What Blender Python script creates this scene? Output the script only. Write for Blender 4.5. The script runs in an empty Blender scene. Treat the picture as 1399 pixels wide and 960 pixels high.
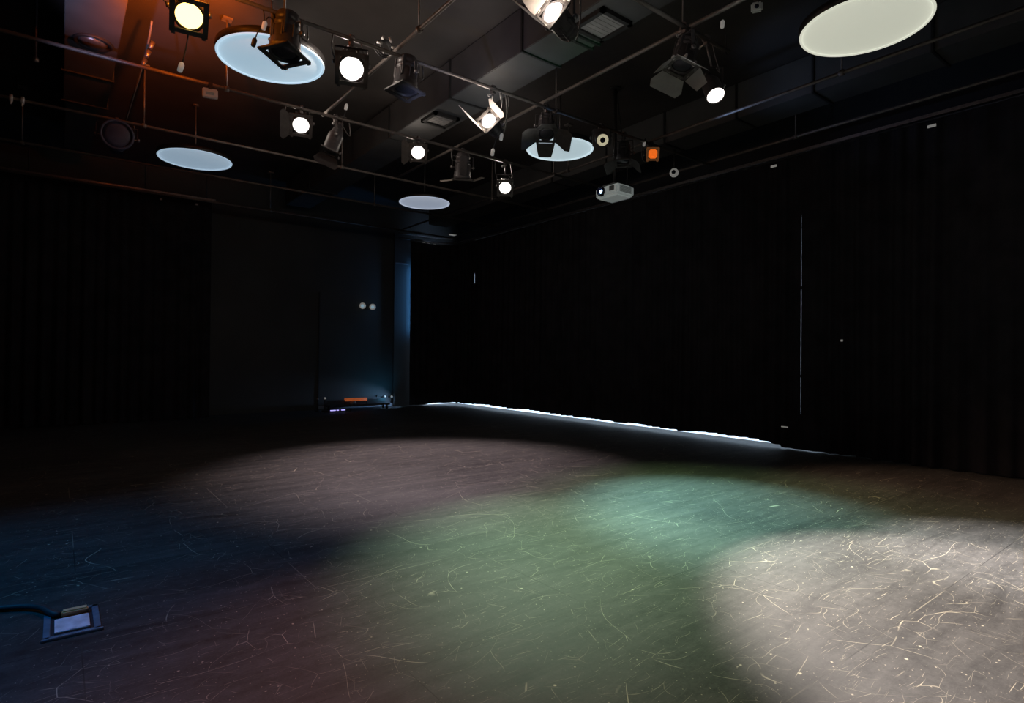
import bpy, bmesh, math, random
from mathutils import Vector, Matrix

random.seed(7)
sc = bpy.context.scene
C = sc.collection
V = Vector
PI = math.pi

sc.view_settings.view_transform = 'Standard'
sc.view_settings.look = 'None'
sc.view_settings.exposure = 0.0
sc.view_settings.gamma = 1.0

# ------------------------------------------------------------------ camera
CAM = V((0.0, 0.0, 1.5))
F_PX = 802.5
YAW, PITCH, ROLL = math.radians(37.72), math.radians(0.456), math.radians(0.439)
fw = V((math.cos(PITCH) * math.sin(YAW), math.cos(PITCH) * math.cos(YAW), math.sin(PITCH)))
r0 = V((math.cos(YAW), -math.sin(YAW), 0))
u0 = r0.cross(fw)
RT = r0 * math.cos(ROLL) + u0 * math.sin(ROLL)
UP = -r0 * math.sin(ROLL) + u0 * math.cos(ROLL)
cd = bpy.data.cameras.new('camera')
cam = bpy.data.objects.new('camera', cd)
C.objects.link(cam)
cd.sensor_width = 36.0
cd.lens = 36.0 * F_PX / 1399.0
cd.clip_start = 0.05
M = Matrix((RT, UP, -fw)).transposed().to_4x4()
M.translation = CAM
cam.matrix_world = M
sc.camera = cam


def at(px, py, ax, val):
    """point where the sight line of a photograph pixel meets a plane of the room"""
    d = fw * F_PX + RT * (px - 699.5) - UP * (py - 480.0)
    t = (val - CAM[ax]) / d[ax]
    return CAM + d * t


# ------------------------------------------------------------------ materials
def mat(name, col, rough=0.6, metal=0.0, emit=None, estr=0.0, spec=0.5, noise=0.0, nscale=8.0):
    m = bpy.data.materials.new(name)
    m.use_nodes = True
    nt = m.node_tree
    b = nt.nodes['Principled BSDF']
    b.inputs['Roughness'].default_value = rough
    b.inputs['Metallic'].default_value = metal
    b.inputs['Specular IOR Level'].default_value = spec
    if noise > 0:
        tc = nt.nodes.new('ShaderNodeTexCoord')
        n = nt.nodes.new('ShaderNodeTexNoise')
        n.inputs['Scale'].default_value = nscale
        n.inputs['Detail'].default_value = 4
        nt.links.new(tc.outputs['Object'], n.inputs['Vector'])
        r = nt.nodes.new('ShaderNodeValToRGB')
        r.color_ramp.elements[0].position = 0.3
        r.color_ramp.elements[1].position = 0.7
        r.color_ramp.elements[0].color = tuple(c * (1 - noise) for c in col) + (1,)
        r.color_ramp.elements[1].color = tuple(min(1, c * (1 + noise)) for c in col) + (1,)
        nt.links.new(n.outputs['Fac'], r.inputs['Fac'])
        nt.links.new(r.outputs['Color'], b.inputs['Base Color'])
    else:
        b.inputs['Base Color'].default_value = tuple(col) + (1,)
    if emit:
        b.inputs['Emission Color'].default_value = tuple(emit) + (1,)
        b.inputs['Emission Strength'].default_value = estr
    return m


M_black = mat('black_paint', (0.03, 0.028, 0.028), 0.45, noise=0.25, nscale=20)
M_body = mat('fixture_black', (0.085, 0.077, 0.08), 0.38, noise=0.2, nscale=30)
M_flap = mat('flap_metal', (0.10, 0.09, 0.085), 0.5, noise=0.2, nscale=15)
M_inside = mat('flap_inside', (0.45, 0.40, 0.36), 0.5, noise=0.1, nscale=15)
M_steel = mat('dull_steel', (0.30, 0.28, 0.28), 0.35, metal=0.8, noise=0.2, nscale=25)
M_bluebody = mat('blue_black_shell', (0.07, 0.075, 0.13), 0.5, noise=0.2, nscale=8)
M_bright = mat('bright_steel', (0.75, 0.73, 0.72), 0.35, metal=0.3, noise=0.1, nscale=25)
M_pipe = mat('pipe_steel', (0.21, 0.185, 0.17), 0.42, metal=0.3, noise=0.2, nscale=10)
M_rubber = mat('cable_rubber', (0.03, 0.03, 0.033), 0.6, noise=0.1)
M_greycable = mat('grey_cable', (0.14, 0.14, 0.14), 0.5, noise=0.1)
M_duct = mat('duct_paint', (0.085, 0.085, 0.085), 0.55, noise=0.18, nscale=2.0)
M_dduct = mat('duct_flange', (0.02, 0.02, 0.02), 0.6, noise=0.2)
M_grille = mat('grille_paint', (0.30, 0.29, 0.28), 0.6, noise=0.2, nscale=6)
M_ceil = mat('ceiling_black', (0.055, 0.048, 0.045), 0.75, noise=0.35, nscale=0.9)
M_wall = mat('wall_dark', (0.035, 0.036, 0.04), 0.7, noise=0.2, nscale=1.2)
M_wallb = mat('wall_panel_grey', (0.055, 0.06, 0.062), 0.7, noise=0.15, nscale=0.8)
M_plastic = mat('white_plastic', (0.62, 0.64, 0.62), 0.4, noise=0.06, nscale=12)
M_proj = mat('projector_shell', (0.55, 0.57, 0.55), 0.4, emit=(0.75, 0.85, 0.82), estr=0.13, noise=0.05)  # shell emission paints the lit look of its faces
M_vent = mat('vent_grey', (0.16, 0.18, 0.18), 0.6, noise=0.2, nscale=40)
M_glassdark = mat('dark_lens', (0.01, 0.012, 0.03), 0.08, noise=0.1)
M_orangebar = mat('orange_bar', (0.75, 0.16, 0.05), 0.5, emit=(1.0, 0.22, 0.06), estr=0.22, noise=0.15, nscale=9)  # padded bar is no lamp; emission brightens its orange
M_curtain = mat('black_velour', (0.028, 0.027, 0.032), 0.9, spec=0.15, noise=0.3, nscale=3.0)
M_tag = mat('pale_tag', (0.75, 0.74, 0.7), 0.6, emit=(1, .97, .9), estr=0.12, noise=0.05)  # faint emission painted in so pale parts show in the dark
M_window = mat('daylight_pane', (0.5, 0.6, 0.8), 0.2, emit=(0.62, 0.80, 1.0), estr=1.9, noise=0.05)
M_frameblack = mat('window_frame_black', (0.02, 0.02, 0.02), 0.5, noise=0.2)
M_base = mat('baseboard_grey', (0.22, 0.24, 0.27), 0.5, noise=0.2, nscale=4)
M_boxmetal = mat('floor_box_metal', (0.16, 0.24, 0.32), 0.4, metal=0.3, noise=0.3, nscale=14)
M_boxedge = mat('floor_box_edge', (0.5, 0.52, 0.62), 0.4, metal=0.3, noise=0.2, nscale=20)
M_plate = mat('floor_box_plate', (0.88, 0.74, 0.80), 0.5, noise=0.22, nscale=18)
M_tan = mat('tan_connector', (0.75, 0.48, 0.24), 0.6, noise=0.3, nscale=25)
M_cavity = mat('box_cavity', (0.012, 0.014, 0.02), 0.7, noise=0.2)


def lens_mat(name, col, s):
    return mat(name, (0.8, 0.8, 0.8), 0.2, emit=col, estr=s, noise=0.02)


M_hot = lens_mat('lamp_hot', (1.0, 0.94, 0.88), 2.2)
M_hotsoft = lens_mat('lamp_hot_soft', (1.0, 0.92, 0.85), 3.0)
M_amber = lens_mat('lamp_amber', (1.0, 0.66, 0.16), 5.0)
M_cream = mat('lens_cream', (0.8, 0.75, 0.55), 0.25, emit=(0.9, 0.82, 0.55), estr=0.45, noise=0.05)  # unlit lens; emission paints its pale glow
M_orange = mat('gel_orange', (0.8, 0.2, 0.03), 0.4, emit=(1.0, 0.17, 0.015), estr=0.75, noise=0.35, nscale=7)  # gel of an unlit lamp; emission paints its glow
M_amberframe = mat('gel_frame_brown', (0.35, 0.17, 0.08), 0.5, emit=(0.5, 0.2, 0.07), estr=0.12, noise=0.2)  # slight emission lightens the frame as well
M_blueled = lens_mat('projector_beam', (0.45, 0.72, 1.0), 9.0)
M_violet = lens_mat('violet_led', (0.45, 0.40, 1.0), 1.3)
M_unlit = mat('lens_unlit', (0.05, 0.05, 0.06), 0.1, noise=0.1)


def floor_material():
    m = bpy.data.materials.new('scuffed_black_floor')
    m.use_nodes = True
    nt = m.node_tree
    N, L = nt.nodes.new, nt.links.new
    b = nt.nodes['Principled BSDF']
    tc = N('ShaderNodeTexCoord')

    def math_(op, a, bb=None, clamp=False):
        n = N('ShaderNodeMath')
        n.operation = op
        n.use_clamp = clamp
        for i, x in enumerate((a, bb)):
            if x is None:
                continue
            if isinstance(x, (int, float)):
                n.inputs[i].default_value = x
            else:
                L(x, n.inputs[i])
        return n.outputs[0]

    def mapping(rot=0.0, scale=(1, 1, 1), loc=(0, 0, 0)):
        n = N('ShaderNodeMapping')
        n.inputs['Rotation'].default_value = (0, 0, rot)
        n.inputs['Scale'].default_value = scale
        n.inputs['Location'].default_value = loc
        return n

    def noise(vec, scale, detail=3, rough=0.5, dist=0.0):
        n = N('ShaderNodeTexNoise')
        n.inputs['Scale'].default_value = scale
        n.inputs['Detail'].default_value = detail
        n.inputs['Roughness'].default_value = rough
        n.inputs['Distortion'].default_value = dist
        L(vec, n.inputs['Vector'])
        return n.outputs['Fac']

    def band(x, lo, hi):
        n = N('ShaderNodeMapRange')
        n.inputs['From Min'].default_value = lo
        n.inputs['From Max'].default_value = hi
        L(x, n.inputs['Value'])
        return n.outputs[0]

    obj = tc.outputs['Object']
    wr = N('ShaderNodeVectorMath')
    wr.operation = 'MULTIPLY_ADD'
    nz = N('ShaderNodeTexNoise')
    nz.inputs['Scale'].default_value = 0.9
    nz.inputs['Detail'].default_value = 2
    L(obj, nz.inputs['Vector'])
    L(nz.outputs['Color'], wr.inputs[0])
    wr.inputs[1].default_value = (0.35, 0.35, 0)
    L(obj, wr.inputs[2])
    wob = wr.outputs[0]
    total = None
    # short straight scratches in many directions
    for i in range(9):
        ang = 0.2 + i * 0.37 + 0.11 * (i % 3)
        s1, s2 = (2.2, 4.0, 3.0, 5.5)[i % 4], (150, 190, 120)[i % 3]
        mp = mapping(ang, (s1, s2, 1), (i * 7.3, i * 3.1, 0))
        L(wob, mp.inputs['Vector'])
        f = noise(mp.outputs[0], 1.0, 2, 0.5)
        lo = 0.70 + 0.012 * (i % 3)
        s = band(f, lo, lo + 0.05)
        mk = band(noise(obj, 1.1 + 0.2 * i, 2), 0.42, 0.62)
        s = math_('MULTIPLY', math_('MULTIPLY', s, mk), (.95, .8, .7)[i % 3])
        total = s if total is None else math_('MAXIMUM', total, s)
    # long thin curved scuffs: edges of large stretched cells
    for i, (sc_, th, amt) in enumerate(((1.3, 0.0022, .75), (2.6, 0.003, .55), (4.3, .004, .45))):
        v = N('ShaderNodeTexVoronoi')
        v.feature = 'DISTANCE_TO_EDGE'
        v.inputs['Scale'].default_value = sc_
        wm = N('ShaderNodeVectorMath')
        wm.operation = 'MULTIPLY_ADD'
        n2 = N('ShaderNodeTexNoise')
        n2.inputs['Scale'].default_value = 0.9 + i * .5
        n2.inputs['Detail'].default_value = 1
        L(obj, n2.inputs['Vector'])
        L(n2.outputs['Color'], wm.inputs[0])
        wm.inputs[1].default_value = (0.9, 0.9, 0)
        L(obj, wm.inputs[2])
        L(wm.outputs[0], v.inputs['Vector'])
        e = band(v.outputs['Distance'], th, th * 0.4)
        mk = band(noise(obj, 2.9 + i, 2), 0.50, 0.58)
        s = math_('MULTIPLY', math_('MULTIPLY', e, mk), amt)
        total = math_('MAXIMUM', total, s)
    # flecks and chips
    for sc_, r, keep, amt in ((9.0, 0.09, 0.82, 1.0), (22.0, 0.13, 0.75, .8), (3.2, 0.035, 0.5, 1.0), (48.0, 0.16, 0.70, .6), (30.0, 0.11, 0.80, .8)):
        v = N('ShaderNodeTexVoronoi')
        v.inputs['Scale'].default_value = sc_
        L(wob, v.inputs['Vector'])
        d = band(v.outputs['Distance'], r, r * 0.5)
        sep = N('ShaderNodeSeparateColor')
        L(v.outputs['Color'], sep.inputs[0])
        k = math_('GREATER_THAN', sep.outputs[0], keep)
        total = math_('MAXIMUM', total, math_('MULTIPLY', math_('MULTIPLY', d, k), amt))
    # worn, dusty base
    big = noise(obj, 0.55, 5, 0.6)
    fine = math_('ADD', math_('MULTIPLY', noise(obj, 14.0, 6, 0.7), .6), math_('MULTIPLY', noise(obj, 75.0, 3, 0.7), .4))
    mp = mapping(0.1, (0.7, 5, 1))
    L(obj, mp.inputs['Vector'])
    streak = noise(mp.outputs[0], 1.5, 5, 0.65, 0.6)
    base = N('ShaderNodeValToRGB')
    cr = base.color_ramp
    cr.elements[0].position, cr.elements[1].position = 0.38, 0.62
    cr.elements[0].color = (0.010, 0.0095, 0.009, 1)
    cr.elements[1].color = (0.080, 0.076, 0.071, 1)
    mixf = math_('ADD', math_('MULTIPLY', big, 0.25), math_('ADD', math_('MULTIPLY', fine, 0.45), math_('MULTIPLY', streak, 0.30)))
    L(mixf, base.inputs['Fac'])
    # board joints, 1.22 x 2.44 boards
    bt = N('ShaderNodeTexBrick')
    mp2 = mapping(0, (1, 1, 1), (1.108, -0.08, 0))
    L(obj, mp2.inputs['Vector'])
    L(mp2.outputs[0], bt.inputs['Vector'])
    bt.inputs['Scale'].default_value = 1.0
    bt.inputs['Brick Width'].default_value = 2.44
    bt.inputs['Row Height'].default_value = 1.22
    bt.inputs['Mortar Size'].default_value = 0.0035
    bt.inputs['Mortar Smooth'].default_value = 0.3
    joint = bt.outputs['Fac']
    jl = band(noise(obj, 0.8, 2), 0.48, 0.56)       # where joints are dusty and pale, elsewhere dark
    total = math_('MAXIMUM', total, math_('MULTIPLY', math_('MULTIPLY', joint, jl), 0.28))
    dark = math_('MULTIPLY', joint, math_('SUBTRACT', 1.0, jl))
    mx = N('ShaderNodeMix')
    mx.data_type = 'RGBA'
    L(total, mx.inputs['Factor'])
    L(base.outputs['Color'], mx.inputs[6])
    mx.inputs[7].default_value = (0.46, 0.41, 0.30, 1)
    mx2 = N('ShaderNodeMix')
    mx2.data_type = 'RGBA'
    L(math_('MULTIPLY', dark, 0.8), mx2.inputs['Factor'])
    L(mx.outputs[2], mx2.inputs[6])
    mx2.inputs[7].default_value = (0.008, 0.008, 0.008, 1)
    L(mx2.outputs[2], b.inputs['Base Color'])
    rr = N('ShaderNodeMapRange')
    L(fine, rr.inputs['Value'])
    rr.inputs['To Min'].default_value = 0.50
    rr.inputs['To Max'].default_value = 0.75
    L(rr.outputs[0], b.inputs['Roughness'])
    b.inputs['Specular IOR Level'].default_value = 0.25
    return m


M_floor = floor_material()


# ------------------------------------------------------------------ mesh helpers
class MB:
    def __init__(self):
        self.bm = bmesh.new()
        self.mi = 0

    def _new(self, before):
        fs = [f for f in self.bm.faces if f not in before]
        for f in fs:
            f.material_index = self.mi
        return fs

    def box(self, c, s, mtx=None, bev=0.0):
        """box of size s about c in the frame mtx"""
        t = bmesh.new()
        bmesh.ops.create_cube(t, size=1.0)
        for v in t.verts:
            v.co = V((v.co.x * s[0], v.co.y * s[1], v.co.z * s[2]))
        if bev > 0:
            bmesh.ops.bevel(t, geom=list(t.edges), offset=min(bev, min(s) * .45), segments=2, affect='EDGES')
        mm = (mtx or Matrix()) @ Matrix.Translation(V(c))
        return self._add(t, mm)

    def _add(self, t, mm):
        vm = {}
        for v in t.verts:
            vm[v] = self.bm.verts.new(mm @ v.co)
        for f in t.faces:
            try:
                nf = self.bm.faces.new([vm[v] for v in f.verts])
                nf.material_index = self.mi
                nf.smooth = f.smooth
            except ValueError:
                pass
        t.free()
        return self

    def lathe(self, prof, mtx=None, seg=28, smooth=True, cap=True):
        """profile of (radius, z) turned about z of mtx"""
        mm = mtx or Matrix()
        rings = []
        for r, z in prof:
            if r < 1e-5:
                rings.append([self.bm.verts.new(mm @ V((0, 0, z)))])
            else:
                rings.append([self.bm.verts.new(mm @ V((r * math.cos(2 * PI * k / seg), r * math.sin(2 * PI * k / seg), z))) for k in range(seg)])
        for a, b in zip(rings, rings[1:]):
            for k in range(seg):
                k2 = (k + 1) % seg
                vs = []
                if len(a) == 1:
                    vs = [a[0], b[k], b[k2]] if len(b) > 1 else []
                elif len(b) == 1:
                    vs = [a[k], b[0], a[k2]]
                else:
                    vs = [a[k], b[k], b[k2], a[k2]]
                if vs:
                    f = self.bm.faces.new(vs)
                    f.material_index = self.mi
                    f.smooth = smooth
        if cap:
            for rg in (rings[0], rings[-1]):
                if len(rg) > 2:
                    f = self.bm.faces.new(rg)
                    f.material_index = self.mi
        return self

    def tube(self, pts, r, seg=8):
        pts = [V(p) for p in pts]
        n = len(pts)
        prev = None
        rings = []
        for i, p in enumerate(pts):
            d = (pts[min(i + 1, n - 1)] - pts[max(i - 1, 0)]).normalized()
            if prev is None:
                a = d.orthogonal().normalized()
            else:
                a = (prev - d * prev.dot(d))
                a = a.normalized() if a.length > 1e-6 else d.orthogonal().normalized()
            prev = a
            bb = d.cross(a)
            rings.append([self.bm.verts.new(p + (a * math.cos(2 * PI * k / seg) + bb * math.sin(2 * PI * k / seg)) * r) for k in range(seg)])
        for x, y in zip(rings, rings[1:]):
            for k in range(seg):
                f = self.bm.faces.new([x[k], x[(k + 1) % seg], y[(k + 1) % seg], y[k]])
                f.smooth = True
                f.material_index = self.mi
        for rg in (rings[0], rings[-1]):
            f = self.bm.faces.new(rg)
            f.material_index = self.mi
        return self

    def bar(self, a, b, w, t, wdir=None):
        """flat bar from a to b"""
        a, b = V(a), V(b)
        z = (b - a).normalized()
        x = V(wdir) if wdir is not None else z.orthogonal()
        x = (x - z * x.dot(z)).normalized()
        y = z.cross(x)
        mm = Matrix((x, y, z)).transposed().to_4x4()
        mm.translation = (a + b) / 2
        return self.box((0, 0, 0), (w, t, (b - a).length), mm)

    def poly(self, pts, th, nrm):
        """a flat plate with outline pts, thickness th along nrm"""
        nrm = V(nrm).normalized() * th / 2
        a = [self.bm.verts.new(V(p) + nrm) for p in pts]
        b = [self.bm.verts.new(V(p) - nrm) for p in pts]
        n = len(pts)
        fs = [self.bm.faces.new(a), self.bm.faces.new(b[::-1])]
        for k in range(n):
            fs.append(self.bm.faces.new([a[k], b[k], b[(k + 1) % n], a[(k + 1) % n]]))
        for f in fs:
            f.material_index = self.mi
        return self

    def build(self, name, mats, parent=None):
        bmesh.ops.recalc_face_normals(self.bm, faces=list(self.bm.faces))
        me = bpy.data.meshes.new(name)
        self.bm.to_mesh(me)
        self.bm.free()
        o = bpy.data.objects.new(name, me)
        C.objects.link(o)
        for m in (mats if isinstance(mats, (list, tuple)) else [mats]):
            me.materials.append(m)
        if parent is not None:
            o.parent = parent
            o.matrix_parent_inverse = Matrix.Translation(-parent.location)
        return o


def tag(o, label, cat, group=None):
    o['label'] = label
    o['category'] = cat
    if group:
        o['group'] = group
    return o


def thing(name, label, cat, loc, group=None):
    o = bpy.data.objects.new(name, None)
    o.empty_display_size = 0.1
    C.objects.link(o)
    o.location = V(loc)
    return tag(o, label, cat, group)


def struct(o):
    o['kind'] = 'structure'
    return o


def bez(p0, p1, p2, p3, n=14):
    p0, p1, p2, p3 = map(V, (p0, p1, p2, p3))
    return [p0 * (1 - t) ** 3 + p1 * 3 * t * (1 - t) ** 2 + p2 * 3 * t * t * (1 - t) + p3 * t ** 3 for t in (i / n for i in range(n + 1))]


def aim_matrix(p, d, up=V((0, 0, 1))):
    z = V(d).normalized()
    x = up.cross(z)
    x = x.normalized() if x.length > 1e-3 else V((1, 0, 0))
    y = z.cross(x)
    mm = Matrix((x, y, z)).transposed().to_4x4()
    mm.translation = V(p)
    return mm


# ------------------------------------------------------------------ room shell
X0, X1, Y0, Y1, ZC = -3.6, 10.05, -3.5, 15.85, 5.87
HG = 4.95           # height of the pipe grid
YG = {'A-1': 3.74, 'A0': 6.141, 'A1': 8.321, 'A2': 10.46, 'A3': 12.56, 'A4': 14.70}
XG = {'B0': 0.88 * 3.45, 'B1': 1.524 * 3.45, 'B2': 2.194 * 3.45, 'B3': 2.665 * 3.45}

struct(MB().box(((X0 + X1) / 2, (Y0 + Y1) / 2, -0.05), (X1 - X0 + .4, Y1 - Y0 + .4, 0.1)).build('floor', M_floor))
struct(MB().box(((X0 + X1) / 2, (Y0 + Y1) / 2, ZC + .05), (X1 - X0 + .4, Y1 - Y0 + .4, 0.1)).build('ceiling', M_ceil))
struct(MB().box((X0 - .1, (Y0 + Y1) / 2, ZC / 2), (.2, Y1 - Y0 + .4, ZC)).build('wall_left', M_wall))
struct(MB().box((X1 + .1, (Y0 + Y1) / 2, ZC / 2), (.2, Y1 - Y0 + .4, ZC)).build('wall_right', M_wall))
struct(MB().box(((X0 + X1) / 2, Y0 - .1, ZC / 2), (X1 - X0, .2, ZC)).build('wall_front', M_wall))
struct(MB().box(((X0 + X1) / 2, Y1 + .1, ZC / 2), (X1 - X0, .2, ZC)).build('wall_back', M_wallb))
# pier at the end of the grey wall, with the thin ledge line across it
b = MB()
b.box((8.02, Y1 - .03, 2.55), (.42, .06, 5.1), bev=.01)
struct(b.build('trim_1', M_wallb))
struct(MB().box((8.05, Y1 - .07, 4.22), (.42, .025, .035)).build('trim_2', M_base))
struct(MB().box((5.62, Y1 - .012, 1.6), (.03, .024, 3.2)).build('trim_3', M_wall))
struct(MB().box((6.9, Y1 - .02, .05), (2.6, .04, .085), bev=.01).build('baseboard_back', M_base))

# long window behind the drape on the right-hand wall: daylight seen only through gaps
b = MB()
wy0, wy1, wz1 = 4.55, 15.75, 4.1
b.mi = 1
for k in range(8):
    y = wy0 + (wy1 - wy0) * k / 7
    b.box((X1 - .03, y, wz1 / 2 + .2), (.06, .05, wz1 - .4))
for z in (1.2, 2.7, wz1):
    b.box((X1 - .03, (wy0 + wy1) / 2, z), (.06, wy1 - wy0, .05))
b.mi = 0
b.box((X1 - .015, (wy0 + wy1) / 2, wz1 / 2), (.02, wy1 - wy0, wz1 - .005))
struct(b.build('window_1', [M_window, M_frameblack]))
b = MB()
b.box((9.42, Y1 - .015, .65), (1.16, .02, 1.29))
b.mi = 1
b.box((9.42, Y1 - .03, 1.3), (1.2, .06, .05))
b.box((8.82, Y1 - .03, .85), (.05, .06, .9))
struct(b.build('hem_glow_pane', [M_window, M_frameblack]))  # pane added to light the strip under the corner drape hem


# ------------------------------------------------------------------ drapes
def drape(label, path, z0f, z1, wl=0.2, amp=0.055, seed=1, edge=None, rows=(0, .02, .12, .22, .3, .4, .5, .58, .66, .7, .745, .75, .76, .8, .84, .845, .9, .97, 1), sway=0.02):
    rnd = random.Random(seed)
    pts = [V((p[0], p[1], 0)) for p in path]
    seg = [(pts[i + 1] - pts[i]).length for i in range(len(pts) - 1)]
    tot = sum(seg)
    n = int(tot / 0.022)
    # fold phase with uneven spacing
    ph, s_ph = [0.0], 0.0
    for i in range(n):
        s_ph += 2 * PI * 0.022 / (tot / n * n / tot * wl) * rnd.uniform(.35, 1.65)
        ph.append(s_ph)
    amps = [amp * (0.7 + 0.5 * math.sin(i * .013 + seed) * math.sin(i * .031)) for i in range(n + 1)]
    bm = bmesh.new()
    grid = []
    for i in range(n + 1):
        s = tot * i / n
        tap = min(1.0, i * tot / n / .25, (n - i) * tot / n / .25)
        k = 0
        while k < len(seg) - 1 and s > seg[k]:
            s -= seg[k]
            k += 1
        d = (pts[k + 1] - pts[k]).normalized()
        nrm = V((-d.y, d.x, 0))
        p = pts[k] + d * s
        z0 = z0f(tot * i / n)
        col = []
        for r in rows:
            z = z0 + (z1 - z0) * r
            spread = 1.0 - 0.45 * r
            w = math.sin(ph[i] + 0.25 * math.sin(3 * r + i * .01)) + 0.35 * math.sin(ph[i] * 0.37 + r * 2)
            q = p + nrm * (w * amps[i] * spread * tap + tap * sway * math.sin(ph[i] * 0.11 + r * 2.5))
            if edge is not None:
                q = q + d * edge(i / n, z)
            col.append(bm.verts.new((q.x, q.y, z)))
        grid.append(col)
    for a, c in zip(grid, grid[1:]):
        for j in range(len(rows) - 1):
            f = bm.faces.new([a[j], c[j], c[j + 1], a[j + 1]])
            f.smooth = True
    me = bpy.data.meshes.new('stage_drape')
    bm.to_mesh(me)
    bm.free()
    me.materials.append(M_curtain)
    root = thing('stage_drape', label, 'curtain', (pts[0].x, pts[0].y, 0), 'black stage drapes')
    cl = bpy.data.objects.new('drape_cloth', me)
    C.objects.link(cl)
    cl.parent = root
    cl.matrix_parent_inverse = Matrix.Translation(-root.location)
    # chain-weighted webbing along the top
    hb = MB()
    hb.tube([(p.x, p.y, z1 + .005) for p in pts], 0.018, 6)
    hb.build('top_webbing', M_black, root)
    return root


def stepped(seed, base, var, step=0.42):
    rnd = random.Random(seed)
    vals = [base + rnd.uniform(-var, var) for _ in range(80)]

    def f(s):
        k = int(s / step)
        t = s / step - k
        a, c = vals[k], vals[k + 1]
        return a + (c - a) * min(1, max(0, (t - .75) / .25)) + 0.012 * t
    return f


XD = 9.6
ZT = 4.84
# back-wall drape, left of the bare grey wall
dl = drape('wide black drape hiding the back wall beside the bare grey wall', [(-3.4, 15.2), (2.82, 15.2)], lambda s: 0.012, 5.05, seed=3, wl=.22)
# corner drape
arc = [(8.22, 15.56), (8.95, 15.56)]
for k in range(1, 9):
    a = PI / 2 * k / 8
    arc.append((8.95 + .65 * math.sin(a), 14.91 + .65 * math.cos(a)))
arc.append((XD, 14.22))
st1 = stepped(11, .075, .012)
dc = drape('black drape curving round the far room corner beside the blue-lit pier', arc,
           lambda s: 0.025 + 0.055 * min(1, max(0, (s - .35) / 1.1)) + .008 * math.sin(s * 9), ZT + .02, seed=5, wl=.2)


def e2(t, z):
    # the first hem laps the corner drape; a short gap stays open high up
    if t < .001:
        return .004 if 3.56 < z < 4.06 else -0.03
    return 0


def e3(t, z):
    # the joint between the long drapes gapes by a few millimetres at mid height
    if t < .001:
        g = min(max((z - .4) / 1.6, 0), max((3.9 - z) / 1.4, 0), 1)
        return .03 - .034 + (-.012 if g <= 0 else 0) + .0022 * g + .034 - .03
    return 0


st2 = stepped(21, .110, .018)
dm = drape('long black drape with daylight glowing under its hem', [(XD, 14.22), (XD, 4.70)],
           lambda s: (st2(s) * (1 - .25 * s / 9.5)) if s < 8.9 else max(0.012, st2(s) * .75 * (1 - (s - 8.9) / .5)), ZT, seed=8, wl=.21, edge=e2)
dr = drape('black drape beyond the lit vertical slit, hem touching the floor', [(XD, 4.70), (XD, -3.2)], lambda s: 0.012, ZT, seed=13, wl=.24, edge=e3)
# small white tags sewn to that drape
for (px, py, par) in ((1273, 172, dr), (1057, 227, dm)):
    p = at(px, py, 0, XD - .09)
    MB().box(p, (.012, .10, .035)).build('white_tag', M_tag, par)
p = at(1072, 583, 0, XD - .09)
MB().box(p, (.012, .11, .018)).build('white_tag', M_tag, dm)
p = at(1150, 465, 0, XD - .09)
MB().box(p, (.012, .03, .03)).build('white_tag', M_tag, dr)
# the light slit between the two long drapes: edge hem turned towards the window
# ------------------------------------------------------------------ curtain tracks
t = thing('curtain_track', 'dark rail carrying the long drapes down the side wall', 'curtain track', (XD, 14.2, ZT + .06), 'curtain tracks')
b = MB()
b.box((XD, (14.22 - 3.2) / 2, ZT + .06), (.045, 17.42, .05))
b.build('rail', M_steel, t)
for k in range(9):
    y = -2.5 + 2.05 * k
    MB().box((XD + .12, y, ZT + .075), (.24, .03, .03)).box((XD + .235, y, ZT + .08), (.02, .06, .12)).build('wall_bracket', M_black, t)
t = thing('curtain_track', 'curved rail with pale light-gap blocks above the corner drape', 'curtain track', (8.2, 15.62, ZT + .1), 'curtain tracks')
b = MB()
b.tube([(7.9, 15.62, ZT + .09)] + [(x, y, ZT + .09) for x, y in arc], .026, 8)
b.tube([(7.9, 15.66, ZT + .24)] + [(x + .04, y + .04, ZT + .24) for x, y in arc[:7]], .02, 8)
b.build('rail', M_steel, t)
for k, px in enumerate((579, 586, 594, 604, 614)):
    p = at(px, 327 + k * 1.3, 1, 15.6)
    MB().box(V((p.x, 15.6, ZT + .035)), (.105, .02, .05), bev=.008).build('clip_and_light_gap', M_tag, t)  # pale blocks painted in for light passing between the hooks
MB().box(at(619, 321, 1, 15.45), (.28, .03, .035)).build('end_stop', M_tag, t)
t = thing('curtain_track', 'straight dark rail above the back-wall drape', 'curtain track', (0, 15.2, 5.1), 'curtain tracks')
MB().box((-.25, 15.2, 5.1), (6.3, .045, .05)).build('rail', M_steel, t)
for px in (220, 269):
    MB().box(at(px, 279 if px > 240 else 272, 1, 15.17), (.05, .02, .04)).build('clip_and_light_gap', M_bright, t)
for x in (-2.5, -.5, 1.5, 2.7):
    MB().tube([(x, 15.2, 5.12), (x, 15.2, ZC)], .012, 6).build('hanger', M_black, t)


# ------------------------------------------------------------------ pipe grid
def pipe(label, a, b_, hangers, r=0.022):
    a, b_ = V(a), V(b_)
    t = thing('grid_pipe', label, 'pipe', a, 'ceiling grid pipes')
    MB().tube([a, (a + b_) / 2, b_], r, 12).build('tube', M_pipe, t)
    for h in hangers:
        p = a + (b_ - a).normalized() * h
        hb = MB()
        hb.tube([p + V((0, 0, .02)), V((p.x, p.y, ZC))], .011, 6)
        hb.lathe([(.036, -.03), (.036, .03)], aim_matrix(p, b_ - a), 12)
        hb.box((p.x, p.y, ZC - .012), (.12, .12, .02))
        hb.build('hanger_rod', M_pipe, t)
    return t


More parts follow.
